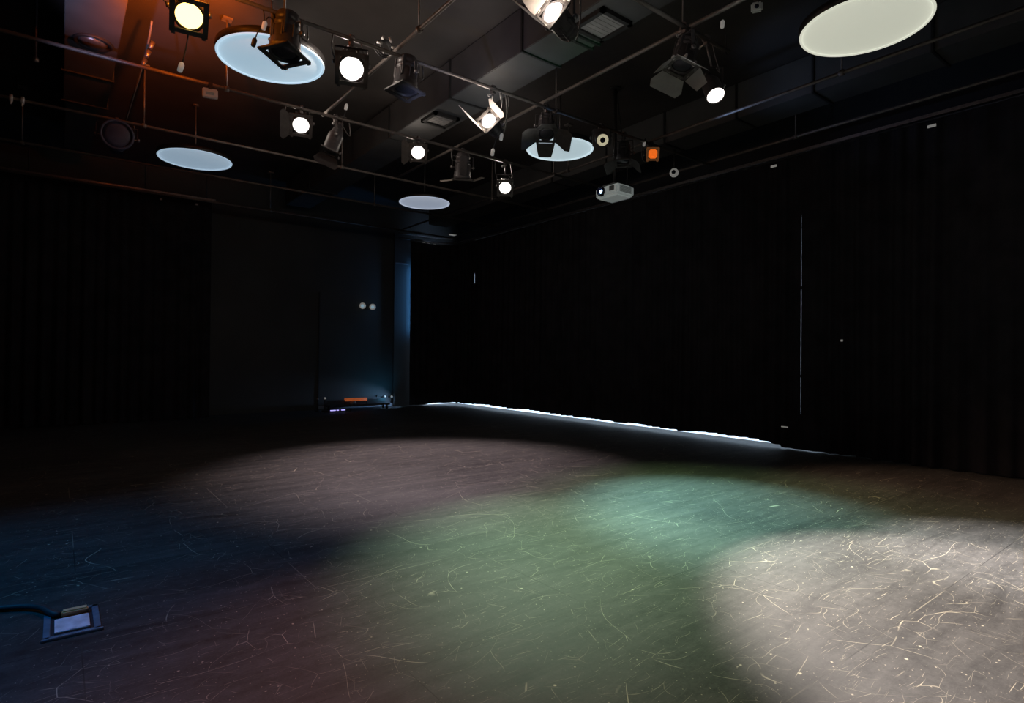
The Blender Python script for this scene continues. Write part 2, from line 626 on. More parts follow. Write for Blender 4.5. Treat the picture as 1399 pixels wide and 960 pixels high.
xa = -3.5
xh = 0.026
names = {
    'A-1': ('cross pipe nearest the camera, holding the black barn-door spotlights', (3.3, 5.0)),
    'A0': ('cross pipe holding the orange lamp and the spotlight before the big disc', (5.29, 9.0)),
    'A1': ('cross pipe holding the row of small white spotlights, second pipe away', (2.1, 5.2, 10.9)),
    'A2': ('cross pipe passing before the far blue disc', (4.5, 7.6, 11)),
    'A3': ('cross pipe just before the last one by the back drape', (3.0, 9.2)),
    'A4': ('cross pipe close to the back wall, farthest of the grid', (2.5, 7.5)),
}
for k, y in YG.items():
    x_end = {'A-1': XG['B2'], 'A0': XG['B3'] + .1, 'A1': XG['B3'] + .1}.get(k, XG['B3'] + .1)
    if k == 'A-1':
        x_end = XG['B1'] + .7
    pipe(names[k][0], (xa, y, HG), (x_end, y, HG), names[k][1])
names = {
    'B0': ('lengthwise pipe crossing above the white-lit fixture', (4.6, 9.0, 15)),
    'B1': ('lengthwise pipe running under the square duct vent to the barn-door cluster', (4.0, 7.25, 12)),
    'B2': ('lengthwise pipe below the big cream disc', (2.0, 6.62, 11.5)),
    'B3': ('lengthwise pipe nearest the long side drapes', (3.5, 8, 13)),
}
for k, x in XG.items():
    z = HG + .053
    pipe(names[k][0], (x, Y0 + .1, z), (x, {'B0': 8.5, 'B1': 10.6}.get(k, 14.75), z), [h for h in names[k][1] if h < 12])

# ------------------------------------------------------------------ ducts
def duct(label, x0, x1, y0, y1, z0, z1, seams, bigseams=()):
    t = thing('air_duct', label, 'air duct', ((x0 + x1) / 2, (y0 + y1) / 2, z0), 'air ducts on the ceiling')
    MB().box(((x0 + x1) / 2, (y0 + y1) / 2, (z0 + z1) / 2), (x1 - x0, y1 - y0, z1 - z0), bev=.008).build('duct_body', M_duct, t)
    for y in seams:
        fb = MB()
        zz = (z0 + z1) / 2
        fb.box(((x0 + x1) / 2, y, z0 - .006), (x1 - x0 + .05, .03, .03))
        fb.box((x0 - .008, y, zz), (.03, .03, z1 - z0))
        fb.box((x1 + .008, y, zz), (.03, .03, z1 - z0))
        fb.build('flange', M_dduct, t)
    return t


ZB = 5.3
d1 = duct('large square-section duct with a square vent, running lengthwise over the spotlights', 4.54, 5.16, -3.3, 15.3, ZB, ZC - .005,
          (1.2, 4.12, 5.0, 5.12, 5.7, 7.4, 9.4, 11.5, 13.5))


def square_vent(par, x, y, s):
    b = MB()
    for dx, dy, w, h in ((0, s / 2, s + .05, .05), (0, -s / 2, s + .05, .05), (s / 2, 0, .05, s + .05), (-s / 2, 0, .05, s + .05)):
        b.box((x + dx, y + dy, ZB - .025), (w, h, .05))
    f = b.build('vent_frame', M_dduct, par)
    b = MB()
    b.box((x, y, ZB - .012), (s - .03, s - .03, .02))
    for k in range(7):
        b.box((x, y - s / 2 + s * (k + .5) / 7, ZB - .024), (s - .05, .006, .006))
    b.build('vent_grille', M_grille, par)


square_vent(d1, 4.87, 4.66, .43)
square_vent(d1, 4.81, 8.15, .40)
d2 = duct('duct with a round ceiling vent, above the dark far side of the room', 0.02, 0.56, 1.0, 11.1, ZB, ZC - .005, (3.5, 7.2, 9.9, 11.08))
MB().box((.26, 12.6, (ZB + .12 + ZC) / 2), (.42, 3.0, ZC - ZB - .125), bev=.01).build('narrow_end', M_duct, d2)
b = MB()
mm = Matrix.Translation((.30, 8.8, ZB))
b.lathe([(.20, .0), (.205, -.02), (.19, -.035), (.165, -.02), (.15, .0)], mm, 32, cap=False)
rv = b.build('round_vent', M_dduct, d2)
b = MB()
b.lathe([(.14, -.005), (.145, -.02), (.10, -.05), (.0, -.055)], mm, 28, cap=False)
b.lathe([(.165, -.004), (.0, -.003)], mm, 28, cap=False)
b.build('vent_cone', M_steel, rv)
d3 = duct('slim duct beside the long side drapes, beyond the big cream disc', 8.5, 9.1, -3.3, 15.0, 5.31, ZC - .005, (1.15, 2.55, 4.0, 5.2, 6.6, 8.0, 9.6, 11.6))


# ------------------------------------------------------------------ hanging discs
def disc(label, x, y, dia, z, top, rim):
    t = thing('hanging_disc', label, 'ceiling disc', (x, y, z), 'round discs hung below the ceiling')
    r = dia / 2
    mm = Matrix.Translation((x, y, z))
    b = MB()
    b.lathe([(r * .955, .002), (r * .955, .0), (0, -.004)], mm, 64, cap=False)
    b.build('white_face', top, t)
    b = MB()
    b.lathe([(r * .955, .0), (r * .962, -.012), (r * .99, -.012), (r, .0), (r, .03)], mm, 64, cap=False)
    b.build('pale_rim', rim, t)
    b = MB()
    b.lathe([(r * 1.001, .0), (r * 1.012, .008), (r * 1.012, .075), (r * .98, .085), (0, .085)], mm, 64, cap=False)
    b.build('black_shell', M_black, t)
    b = MB()
    b.tube([(x, y, z + .08), (x, y, ZC - .01)], .014, 8)
    b.lathe([(.05, ZC - z - .03), (.05, ZC - z - .004)], mm, 16)
    b.build('stem', M_steel, t)
    return t


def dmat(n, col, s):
    return mat(n, (0.75, 0.76, 0.75), 0.55, emit=col, estr=s, noise=0.04, nscale=1.5)  # emission stands in for light falling on the discs


HD = 3.40
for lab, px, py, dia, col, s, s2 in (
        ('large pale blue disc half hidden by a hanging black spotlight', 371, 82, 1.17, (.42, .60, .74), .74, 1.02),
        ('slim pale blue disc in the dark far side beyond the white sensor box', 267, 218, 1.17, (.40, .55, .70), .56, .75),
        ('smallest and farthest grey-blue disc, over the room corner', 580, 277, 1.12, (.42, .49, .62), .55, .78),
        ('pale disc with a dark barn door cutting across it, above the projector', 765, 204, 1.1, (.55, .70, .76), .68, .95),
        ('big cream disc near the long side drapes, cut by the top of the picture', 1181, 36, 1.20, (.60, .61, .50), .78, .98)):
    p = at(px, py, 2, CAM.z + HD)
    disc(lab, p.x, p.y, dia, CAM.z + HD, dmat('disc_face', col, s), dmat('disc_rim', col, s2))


# ------------------------------------------------------------------ stage lights
lights = []


def spot(pos, target, power, col, angle, blend=0.6, r=0.06):
    ld = bpy.data.lights.new('beam', 'SPOT')
    ld.energy = power
    ld.color = col
    ld.spot_size = math.radians(angle)
    ld.spot_blend = blend
    ld.shadow_soft_size = r
    o = bpy.data.objects.new('beam', ld)
    C.objects.link(o)
    o.location = V(pos)
    o.rotation_euler = (V(target) - V(pos)).to_track_quat('-Z', 'Y').to_euler()
    return o


def point(pos, power, col, r=0.05):
    ld = bpy.data.lights.new('spill_and_fill', 'POINT')
    ld.energy = power
    ld.color = col
    ld.shadow_soft_size = r
    o = bpy.data.objects.new('spill_and_fill', ld)
    C.objects.link(o)
    o.location = V(pos)
    return o


def clamp_parts(root, top, bottom, pdir):
    """hook clamp over the pipe at top, stem down to bottom"""
    b = MB()
    side = V((0, 0, 1)).cross(pdir).normalized()
    pts = [top + (side * math.cos(a) + V((0, 0, 1)) * math.sin(a)) * .037 for a in [PI * (-.35 + 1.45 * k / 10) for k in range(11)]]
    for q, s in zip(pts, pts[1:]):
        b.bar(q, s, .045, .012, pdir)
    b.box(top - V((0, 0, .055)) + side * .0, (.045, .05, .035))
    b.tube([top - V((0, 0, .04)), bottom], .011, 8)
    c = b.build('hook_clamp', M_steel, root)
    b = MB()
    b.tube([top + side * .03 - V((0, 0, .05)), top + side * .085 - V((0, 0, .06))], .008, 6)
    b.lathe([(.02, -.004), (.02, .004)], aim_matrix(top + side * .085 - V((0, 0, .06)), side), 8)
    b.build('wing_bolt', M_bright, c)


def fixture(name, label, pv, aim, kind='fresnel', hang=HG, lensm=None, flaps=(1, 1, 1, 1), fl_open=(40, 40, 40, 40), fl_len=.16, scale=1.0,
            group='stage spotlights on the pipes', pdir=V((1, 0, 0)), cable=1, gel=None, top=None, flapm=None, bodym=None, roll=0.0, xdir=None, frame=True, fl_lens=None, clips=False):
    """pv: pivot point of the lamp body, aim: point it faces. The body hangs in a yoke from the pipe above pv."""
    pv = V(pv)
    d = (V(aim) - pv).normalized()
    top = V(top) if top is not None else V((pv.x, pv.y, hang))
    root = thing(name, label, 'stage light', top, group)
    mm = aim_matrix(pv, d) @ Matrix.Rotation(roll, 4, 'Z') @ Matrix.Scale(scale, 4)
    if xdir is not None:
        xx = V(xdir) - d * V(xdir).dot(d)
        xx.normalize()
        mm = Matrix((xx, d.cross(xx), d)).transposed().to_4x4()
        mm.translation = pv
        mm = mm @ Matrix.Scale(scale, 4)
    bodym = bodym or M_body
    b = MB()
    if kind == 'fresnel':
        R, zf = .118, .15
        b.lathe([(0, -.20), (.06, -.20), (.085, -.185), (.085, -.165), (.10, -.15), (.10, -.12), (.092, -.115), (.092, -.10), (.105, -.095), (.105, -.065),
                 (.096, -.06), (.096, -.045), (.108, -.04), (.108, .05), (.115, .055), (.115, .10), (.122, .105), (.122, zf), (.103, zf), (.103, .10), (0, .095)], mm, 32, cap=False)
        b.box((0, -.10, -.03), (.10, .05, .26), mm, bev=.01)         # ballast box under the lamp
        for k in (-1, 1):
            b.box((k * .06, .085, -.06), (.018, .035, .20), mm, bev=.004)
        for k in range(8):
            a = PI * k / 8 + PI * .06
            b.box((math.cos(a * 2) * .108, math.sin(a * 2) * .108, .0), (.012, .012, .11), mm)
    elif kind == 'ellipsoidal':
        R, zf = .09, .30
        b.lathe([(0, -.24), (.05, -.24), (.055, -.20), (.085, -.18), (.10, -.12), (.105, -.04), (.085, .0), (.085, .04), (.072, .045), (.072, .19),
                 (.084, .195), (.084, zf), (.070, zf), (.070, .24), (0, .235)], mm, 28, cap=False)
        b.box((0, .0, .02), (.21, .21, .025), mm, bev=.006)
        for k in (-1, 1):
            b.box((k * .06, .06, -.1), (.02, .05, .14), mm, bev=.004)
        for k in range(4):
            b.box((0, -.105, -.15 + k * .035), (.11, .03, .012), mm)
    else:
        R, zf = .10, .20
        b.lathe([(0, -.20), (.035, -.20), (.04, -.14), (.065, -.12), (.085, -.05), (.098, -.03), (.10, .0), (.10, .19), (.106, .195), (.106, zf),
                 (.094, zf), (.094, .12), (0, .11)], mm, 28, cap=False)
        b.box((0, 0, -.19), (.07, .07, .04), mm, bev=.006)
    b.build('lamp_body', bodym, root)
    # lens
    b = MB()
    lz = {'fresnel': .135, 'ellipsoidal': .275, 'par': .185}[kind]
    lr = {'fresnel': .104, 'ellipsoidal': .071, 'par': .095}[kind]
    b.lathe([(lr, lz - .01), (lr * .98, lz), (lr * .7, lz + .008), (lr * .35, lz + .013), (0, lz + .015)], mm, 28, cap=False)
    b.build('lens', lensm or M_unlit, root)
    # colour frame
    s = zf + .012
    if kind != 'ellipsoidal' and frame:
        b = MB()
        w = R * 2 + .05
        for x, y, a, c in ((0, w / 2 - .02, w, .04), (0, -w / 2 + .02, w, .04), (w / 2 - .02, 0, .04, w), (-w / 2 + .02, 0, .04, w)):
            b.box((x, y, s), (a, c, .018), mm, bev=.003)
        for x in (-1, 1):
            b.box((x * (w / 2 - .03), -w / 2 - .008, s - .01), (.03, .018, .03), mm)
        b.build('gel_frame', gel[1] if gel else M_flap, root)
        if gel:
            MB().lathe([(R * .96, s + .004), (0, s + .004)], mm, 28, cap=False).lathe([(R * .45, s + .006), (R * .3, s + .012), (0, s + .014)], mm, 24, cap=False).build('colour_gel', gel[0], root)
        if clips:
            for q in range(6):
                a = 2 * PI * q / 6 + .3
                rr_ = w / 2 - .01
                MB().box((rr_ * math.cos(a), rr_ * math.sin(a), s - .03), (.045, .022, .05), mm, bev=.005).build('spring_clip', M_bright, root)
        # barn doors
        hw = w / 2
        for k in range(4):
            if not flaps[k]:
                continue
            L = fl_lens[k] if fl_lens else fl_len * (1.15 if k % 2 == 0 else .95)
            oa = math.radians(fl_open[k])
            rm = mm @ Matrix.Rotation(k * PI / 2, 4, 'Z')
            out = V((math.sin(oa), 0, math.cos(oa)))
            h0 = V((hw, 0, s + .012))
            e = h0 + out * L
            wd0, wd1 = hw * .93, hw * (1.35 if k % 2 == 0 else .75)
            pts = [rm @ (h0 + V((0, -wd0, 0))), rm @ (h0 + V((0, wd0, 0))), rm @ (h0 * .35 + e * .65 + V((0, wd1, 0))), rm @ (e + V((0, wd1 * .82, 0))),
                   rm @ (e + V((0, -wd1 * .82, 0))), rm @ (h0 * .35 + e * .65 + V((0, -wd1, 0)))]
            nn = (rm.to_3x3() @ V((math.cos(oa), 0, -math.sin(oa)))).normalized()
            b = MB()
            b.poly(pts, .004, nn)
            for q in (-.5, .5):
                b.tube([rm @ (h0 + V((-.012, q * wd0 - .02, -.004))), rm @ (h0 + V((-.012, q * wd0 + .02, -.004)))], .007, 6)
            b.build('barn_door', flapm or M_flap, root)
    # yoke
    pd = V(pdir)
    xh_ = V((-d.y, d.x, 0)) if xdir is not None else mm.to_3x3() @ V((1, 0, 0))
    xh_ = V((xh_.x, xh_.y, 0))
    xh_ = xh_.normalized() if xh_.length > .2 else pd
    w = (R + .028) * scale
    yt = pv + (V((0, 0, 1)) * max(.16, min(.20, (top.z - pv.z) - .1)))
    if (top - pv).length < .24:
        yt = pv + (top - pv) * .55
    b = MB()
    wd = xh_.cross(V((0, 0, 1)))
    b.bar(pv - xh_ * w - V((0, 0, .03)), V((pv.x, pv.y, yt.z)) - xh_ * w, .035, .006, wd)
    b.bar(pv + xh_ * w - V((0, 0, .03)), V((pv.x, pv.y, yt.z)) + xh_ * w, .035, .006, wd)
    yy = V((pv.x, pv.y, yt.z))
    b.bar(yy - xh_ * w, yy + xh_ * w, .035, .006, wd)
    y_ = b.build('yoke', M_body, root)
    for sgn in (-1, 1):
        b = MB()
        q = pv + xh_ * sgn * (w + .012)
        b.lathe([(.012, -.012), (.024, -.008), (.024, .012), (.012, .016)], aim_matrix(q, xh_), 10)
        b.tube([pv + xh_ * sgn * R * scale * .9, q], .008, 6)
        b.build('yoke_knob', M_steel, y_)
    clamp_parts(root, top, yy, pd)
    if cable:
        rear = mm @ V((0, 0, -.20))
        off = pd * (.28 * cable)
        b = MB()
        b.tube(bez(rear, rear - d * .12 - V((0, 0, .12)), top + off - V((0, 0, .42)), top + off * .75 - V((0, 0, .03))), .0075, 6)
        b.build('power_cable', M_greycable, root)
    b = MB()
    b.tube(bez(yy + xh_ * .05, yy + xh_ * .16 - V((0, 0, .16)), top + pd * .16 - V((0, 0, .20)), top + pd * .10 + V((0, 0, .02)), 10), .004, 5)
    b.build('safety_wire', M_steel, root)
    return root, mm


def glow(pv, aim, power, col, off=.25):
    """stray light leaving the vents at the back of a lit lamp"""
    d = (V(aim) - V(pv)).normalized()
    return point(V(pv) - d * off + V((0, 0, .12)), power, col, .06)


FL = lambda px, py: at(px, py, 2, 0.0)
PA = lambda px, py, k: at(px, py, 1, YG[k])
WARM = (1.0, .86, .74)

# -- the lit ones
pv = PA(258, 14, 'A0')
fixture('stage_spotlight', 'spotlight glowing orange at the top of the picture, above the big blue disc', pv, FL(330, 1400), lensm=M_amber, flaps=(0, 0, 0, 0), cable=-1, scale=1.1)
pv3 = PA(480, 87, 'A0')
fixture('stage_spotlight', 'white blazing spotlight just beyond the big pale blue disc, largest bare lamp', pv3, FL(560, 1300), lensm=M_hot, flaps=(0, 0, 0, 0), cable=-1, scale=1.2)
pv6 = PA(411, 167, 'A1')
fixture('stage_spotlight', 'white lit spotlight beside a dim grey spotlight, below the large blue disc', pv6, FL(450, 1100), lensm=M_hot, flaps=(0, 0, 1, 0), fl_open=(70, 40, 82, 40), fl_len=.1, cable=-1, scale=1.05)
pv8 = PA(571, 205, 'A1')
fixture('stage_spotlight', 'small white lit spotlight directly above the farthest disc', pv8, FL(640, 1050), lensm=M_hot, flaps=(0, 0, 1, 0), fl_open=(70, 40, 82, 40), fl_len=.1, cable=-1, scale=1.0)
pv12 = PA(690, 254, 'A1')
fixture('stage_spotlight', 'lowest white lit spotlight, between the farthest disc and the projector', pv12, FL(720, 1100), lensm=M_hot, flaps=(0, 0, 0, 0), cable=-1, scale=1.0)


def oblique(p, th, right, up):
    c_ = (CAM - V(p)).normalized()
    w_ = RT * right + UP * up
    w_ = (w_ - c_ * w_.dot(c_)).normalized()
    return V(p) + c_ * math.cos(math.radians(th)) + w_ * math.sin(math.radians(th))


pv9 = PA(673, 172, 'A0')
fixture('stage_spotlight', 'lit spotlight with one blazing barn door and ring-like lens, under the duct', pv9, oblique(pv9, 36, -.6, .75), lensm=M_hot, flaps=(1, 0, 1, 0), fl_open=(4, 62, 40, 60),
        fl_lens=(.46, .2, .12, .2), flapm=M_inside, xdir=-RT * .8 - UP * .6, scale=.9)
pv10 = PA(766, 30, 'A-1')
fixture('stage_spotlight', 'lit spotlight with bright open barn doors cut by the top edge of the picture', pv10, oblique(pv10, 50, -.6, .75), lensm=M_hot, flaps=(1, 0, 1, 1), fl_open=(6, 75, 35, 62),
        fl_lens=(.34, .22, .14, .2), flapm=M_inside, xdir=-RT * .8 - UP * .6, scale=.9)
pv19 = PA(972, 117, 'A-1')
fixture('par_can', 'black can light with white lit face below the barn-door spotlight', pv19, at(1010, 205, 1, 3.2), kind='par', lensm=M_hotsoft, top=(pv19.x - .1, YG['A-1'], HG), flaps=(0, 0, 0, 0), cable=-1, scale=.98, frame=False)

# -- the unlit ones
pv = PA(391, 50, 'A0')
fixture('stage_spotlight', 'unlit black spotlight pointing down in front of the big pale blue disc', pv, pv + V((-.10, -.1, -1)), flaps=(0, 0, 0, 0), cable=1, roll=.2, scale=1.28)
pv = PA(555, 104, 'A0')
fixture('stage_spotlight', 'unlit grey-lit spotlight pointing down, just beyond the blazing bare lamp', pv, pv + V((-.12, -.05, -1)), flaps=(0, 0, 0, 0), cable=1, scale=1.18, roll=.2)
pv = PA(458, 188, 'A1')
fixture('stage_spotlight', 'unlit dim grey spotlight with one hanging flap beside the lit lamp', pv, pv + V((-.35, .1, -1)), kind='par', flaps=(0, 0, 1, 0), fl_open=(60, 50, 30, 50), fl_len=.12, cable=1, scale=1.1)
pv = PA(632, 229, 'A1')
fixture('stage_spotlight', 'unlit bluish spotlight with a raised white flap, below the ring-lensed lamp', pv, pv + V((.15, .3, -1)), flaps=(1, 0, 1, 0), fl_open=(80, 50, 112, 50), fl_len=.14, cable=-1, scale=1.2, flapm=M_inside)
pv = PA(746, 172, 'A0')
fixture('stage_spotlight', 'unlit black spotlight whose barn doors cross the pale disc above the projector', pv, pv + V((-.25, -.35, -1)), flaps=(1, 1, 1, 1), fl_open=(55, 60, 60, 50), fl_len=.2, cable=1)
pv = PA(821, 188, 'A0')
_, mc = fixture('stage_spotlight', 'black profile spotlight with a cream ring lens beside the pale disc', pv, pv + V((-.75, -.85, -.55)), kind='ellipsoidal', lensm=M_cream, flaps=(0, 0, 0, 0), cable=1, scale=1.2)
MB().lathe([(.032, .292), (.03, .296), (0, .297)], mc, 20, cap=False).build('dark_lens_centre', M_glassdark, _)
pv = PA(852, 210, 'A0')
fixture('stage_spotlight', 'unlit black spotlight hanging straight above the white projector', pv, pv + V((-.15, -.1, -1)), flaps=(1, 0, 1, 0), fl_open=(50, 50, 60, 50), fl_len=.15, cable=1, scale=.95)
pv = PA(889, 212, 'A0')
fixture('gelled_spotlight', 'small spotlight with a square orange gel, up from the projector', pv, pv + V((-.62, -.75, -.22)), kind='par', lensm=M_unlit, flaps=(0, 0, 0, 0), gel=(M_orange, M_amberframe), cable=-1, scale=.82)
pv = PA(935, 74, 'A-1')
fixture('stage_spotlight', 'big black barn-door spotlight hanging where two pipes cross, before the can light', pv, pv + V((-.32, .02, -1)), flaps=(1, 1, 1, 1), fl_open=(50, 40, 60, 60), fl_len=.17, cable=1, flapm=M_grille, roll=.3, clips=True)
pv = PA(160, 187, 'A2')
fixture('stage_spotlight', 'dim blue-black unlit lamp in the dark far side, seen face on', pv, CAM + V((0, 0, 1.5)), flaps=(0, 0, 0, 0), cable=1, scale=1.75, frame=False, bodym=M_bluebody, lensm=M_bluebody)

# small round camera lens on the far end of the first pipes
p = PA(921, 236, 'A0')
t = thing('dome_camera', 'tiny white ball camera hanging near the drapes past the orange lamp', 'camera', (p.x, p.y, HG))
b = MB()
b.lathe([(0, -.075), (.04, -.064), (.068, -.03), (.075, 0), (.068, .03), (.04, .064), (0, .075)], Matrix.Translation(p), 20, cap=False)
b.build('ball_housing', M_tag, t)
dd = (CAM - p).normalized()
MB().lathe([(.035, .062), (.03, .078), (0, .08)], aim_matrix(p + V((0, 0, .005)), (dd + V((-.25, 0, .1)))), 16, cap=False).build('dark_eye', M_glassdark, t)
MB().tube([p + V((0, 0, .07)), (p.x, p.y, HG)], .012, 8).lathe([(.038, HG - .03), (.038, HG + .03)], Matrix.Translation((p.x, p.y, 0)), 12).build('drop_rod', M_black, t)


# ------------------------------------------------------------------ projector
c = at(837, 262, 1, 6.5)
t = thing('projector', 'white ceiling projector with a glowing blue lens', 'projector', (c.x, c.y, ZC))
PW, PL, PH = .50, .40, .165     # along Y, along X, height
cx, cy, cz = c.x + .07, c.y + .02, c.z + .0
b = MB()
b.box((cx, cy, cz), (PL, PW, PH), bev=.03)
b.box((cx, cy, cz - PH / 2 - .008), (PL * .8, PW * .8, .02), bev=.008)
b.build('shell', M_proj, t)
lm = aim_matrix((cx - PL / 2, cy + .10, cz + .005), (-1, 0, 0))
lb = MB().lathe([(.075, -.01), (.075, .03), (.066, .045), (.056, .045), (.052, .02), (0, .015)], lm, 28, cap=False).build('lens_barrel', M_glassdark, t)
MB().lathe([(.028, .026), (.015, .034), (0, .036)], lm @ Matrix.Translation((.012, -.006, 0)), 20, cap=False).build('glowing_lens', M_blueled, lb)
b = MB()
b.box((cx - PL / 2 - .002, cy - .12, cz + .02), (.008, .10, .075))
for k in range(5):
    b.box((cx - PL / 2 - .008, cy - .12, cz - .01 + k * .015), (.008, .10, .004))
b.build('front_grille', M_vent, t)
b = MB()
for k in range(7):
    b.box((cx - .02, cy - PW / 2 - .002, cz - .045 + k * .015), (.26, .008, .006))
b.build('side_grille', M_vent, t)
MB().box((cx + .1, cy - PW / 2 - .003, cz + PH / 2 - .01), (.06, .012, .02)).build('side_latch', M_glassdark, t)
MB().lathe([(.012, -.004), (.012, .004)], aim_matrix((cx - PL / 2 - .003, cy + .20, cz - .045), (-1, 0, 0)), 12).build('sensor_dot', M_vent, t)
b = MB()
b.box((cx, cy, cz + PH / 2 + .03), (.28, .28, .02), bev=.004)
for a in (-1, 1):
    for q in (-1, 1):
        b.tube([(cx + a * .11, cy + q * .11, cz + PH / 2 - .01), (cx + a * .11, cy + q * .11, cz + PH / 2 + .03)], .008, 6)
b.tube([(cx, cy, cz + PH / 2 + .03), (cx, cy, ZC - .01)], .028, 12)
b.lathe([(.09, ZC - .025), (.09, ZC - .005)], Matrix.Translation((cx, cy, 0)), 20)
b.build('ceiling_mount', M_black, t)
MB().tube(bez((cx + .15, cy - .1, cz + PH / 2), (cx + .3, cy - .1, cz + .45), (cx + .12, cy, cz + .8), (cx + .05, cy, ZC - .02)), .009, 6).build('power_cable', M_rubber, t)

# ------------------------------------------------------------------ sensor boxes and small grid hardware
p = PA(287, 128, 'A1')
t = thing('sensor_box', 'small white box under the cross pipe, between two pale blue discs', 'sensor', (p.x, p.y, HG), 'white boxes on the pipes')
fm = aim_matrix(p, (CAM - p) * V((1, 1, 0)) + V((0, 0, -.6)))
MB().box((0, 0, 0), (.18, .12, .06), fm, bev=.012).build('housing', M_plastic, t)
MB().box((0, -.005, .032), (.10, .035, .008), fm, bev=.003).build('front_strip', mat('strip_cyan', (.25, .45, .5), .3, noise=.1), t)
MB().box((p.x, p.y, (p.z + HG) / 2 + .02), (.05, .05, HG - p.z)).build('bracket', M_black, t)
p = at(1034, 10, 0, XG['B1'])
t = thing('sensor_box', 'small white box with a dark eye on the lengthwise pipe, near the cream disc', 'sensor', (p.x, p.y, HG + .05), 'white boxes on the pipes')
fm = aim_matrix(p, (CAM - p) * V((1, 1, 0)) + V((-.5, 0, -.9)))
MB().box((0, 0, 0), (.105, .085, .06), fm, bev=.014).build('housing', M_plastic, t)
MB().lathe([(.022, .028), (.018, .036), (0, .037)], fm, 16, cap=False).build('dark_eye', M_glassdark, t)
MB().box((p.x, p.y, (p.z + HG + .05) / 2 + .02), (.03, .05, max(.03, HG + .05 - p.z))).build('bracket', M_black, t)


def plug(label, px, py, k, up=.25, mtl=None):
    p = PA(px, py, k)
    t = thing('cable_plug', label, 'cable plug', (p.x, p.y, HG), 'loose plugs hanging at the pipes')
    MB().lathe([(.008, -.05), (.022, -.04), (.024, .03), (.012, .05)], aim_matrix(p, V((.25, .1, 1))), 12).build('plug_body', mtl or M_tag, t)
    MB().tube(bez(p + V((.012, 0, .045)), p + V((.05, 0, .2)), V((p.x + up, p.y, HG - .2)), V((p.x + up * .7, p.y, HG - .02))), .006, 6).build('cable', M_rubber, t)
    return t


plug('white plug dangling below the orange lamp', 247, 92, 'A0', .1)
plug('pale plug hanging at the edge of the big blue disc, above a black pulley', 361, 35, 'A0', .12)
plug('black plug hanging across the big blue disc', 347, 58, 'A0', .12, M_black)
plug('white plug hanging just above the dim grey spotlight', 473, 146, 'A1', -.08)
plug('white plug beneath the ring-lensed lit spotlight', 733 - 48, 187, 'A0', .15)
plug('pale plug low under the ring-lensed lit spotlight', 673, 208, 'A0', .2)
plug('white clip hanging from the lengthwise pipe beside the barn-door spotlight', 987, 33, 'A-1', .1)
plug('pale dangling plug beside the bright barn doors at the top', 774, 25, 'A-1', .06)
plug('white plug above the orange-gelled light', 880, 196, 'A0', .05)

# clamp pair on the far pipe at the picture's side
p = PA(23, 138, 'A2')
t = thing('pipe_clamp', 'pale double clamp on a pipe in the dark far corner', 'clamp', (p.x, p.y, HG))
b = MB()
for dx in (-.06, .06):
    b.lathe([(.05, -.02), (.05, .02)], aim_matrix((p.x + dx, p.y, HG), (1, 0, 0)), 12)
    b.tube([(p.x + dx, p.y, HG), (p.x + dx, p.y - .04, HG - .09)], .012, 6)
b.build('clamp_jaws', M_bright, t)
p = at(49, 82, 1, 9.2)
tag(MB().lathe([(.0, -.03), (.03, -.02), (.03, .02), (.012, .05), (.012, ZC - p.z)], Matrix.Translation(p), 12, cap=False).build('sprinkler_head', M_steel),
    'tiny sprinkler head beside the duct with the round vent', 'sprinkler', None)
# coil of connectors tied near the crossing pipe
p = at(525, 47, 1, 6.3)
p.z = HG + .06
t = thing('cable_coil', 'tangle of black cable and pale connectors above the pipe crossing', 'cable', (p.x, p.y, HG))
b = MB()
for k in range(4):
    b.tube([(p.x + (.07 + .01 * k) * math.cos(a), p.y + .03 * k - .05, p.z + .06 + (.07 + .008 * k) * math.sin(a)) for a in [2 * PI * i / 16 for i in range(17)]], .008, 6)
b.tube([(p.x, p.y, p.z), (p.x + .02, p.y - .12, HG)], .01, 6)
b.build('coiled_cable', M_rubber, t)
for k in range(6):
    a = k * 1.05
    MB().lathe([(.012, -.03), (.016, .03)], aim_matrix((p.x + .09 * math.cos(a), p.y - .07, p.z + .06 + .09 * math.sin(a)), (math.cos(a * 2), -.3, math.sin(a * 2))), 10).build('connector', M_bright, t)
# cable run hanging between two pipes on the dark side
a0, a1 = PA(207, 62, 'A1'), PA(172, 165, 'A2')
t = thing('hanging_cable', 'thin cable strung between two pipes near the orange lamp', 'cable', a0)
b = MB()
b.tube(bez(a0 + V((0, 0, .3)), a0 + V((0, .3, 0)), a1 + V((0, -.5, .05)), a1), .012, 6)
b.build('cable', M_greycable, t)
for k in range(3):
    q = PA(207 - 5 * k, 62 + 11 * k, 'A1')
    MB().lathe([(.02, -.045), (.03, .045)], aim_matrix(q + V((0, .02 * k, 0)), (.3, .1, 1)), 10).build('connector', M_steel, t)

# ------------------------------------------------------------------ emergency light on the grey wall
p = at(503, 418, 1, Y1 - .06)
t = thing('emergency_light', 'twin-headed white emergency light on the bare grey wall', 'emergency light', p)
MB().box((p.x, Y1 - .035, p.z - .02), (.36, .07, .16), bev=.02).build('battery_case', M_black, t)
for px, py in ((495.5, 417.5), (509, 419)):
    q = at(px, py, 1, Y1 - .14)
    hm = aim_matrix(q, (CAM - q).normalized() + V((.1 if px > 500 else -.2, 0, -.2)))
    h = MB().lathe([(.02, -.07), (.07, -.05), (.088, .0), (.088, .02), (.07, .025), (.0, .03)], hm, 24, cap=False).build('lamp_head', M_tag, t)
    MB().lathe([(.045, .034), (0, .037)], hm, 20, cap=False).build('lamp_face', mat('lamp_face_blue', (.4, .55, .65), .3, emit=(.35, .55, .68), estr=.45, noise=.1), h)
    MB().tube([q - V((0, -.04, 0)), (q.x, Y1 - .05, p.z + .03)], .02, 8).build('head_arm', M_tag, t)

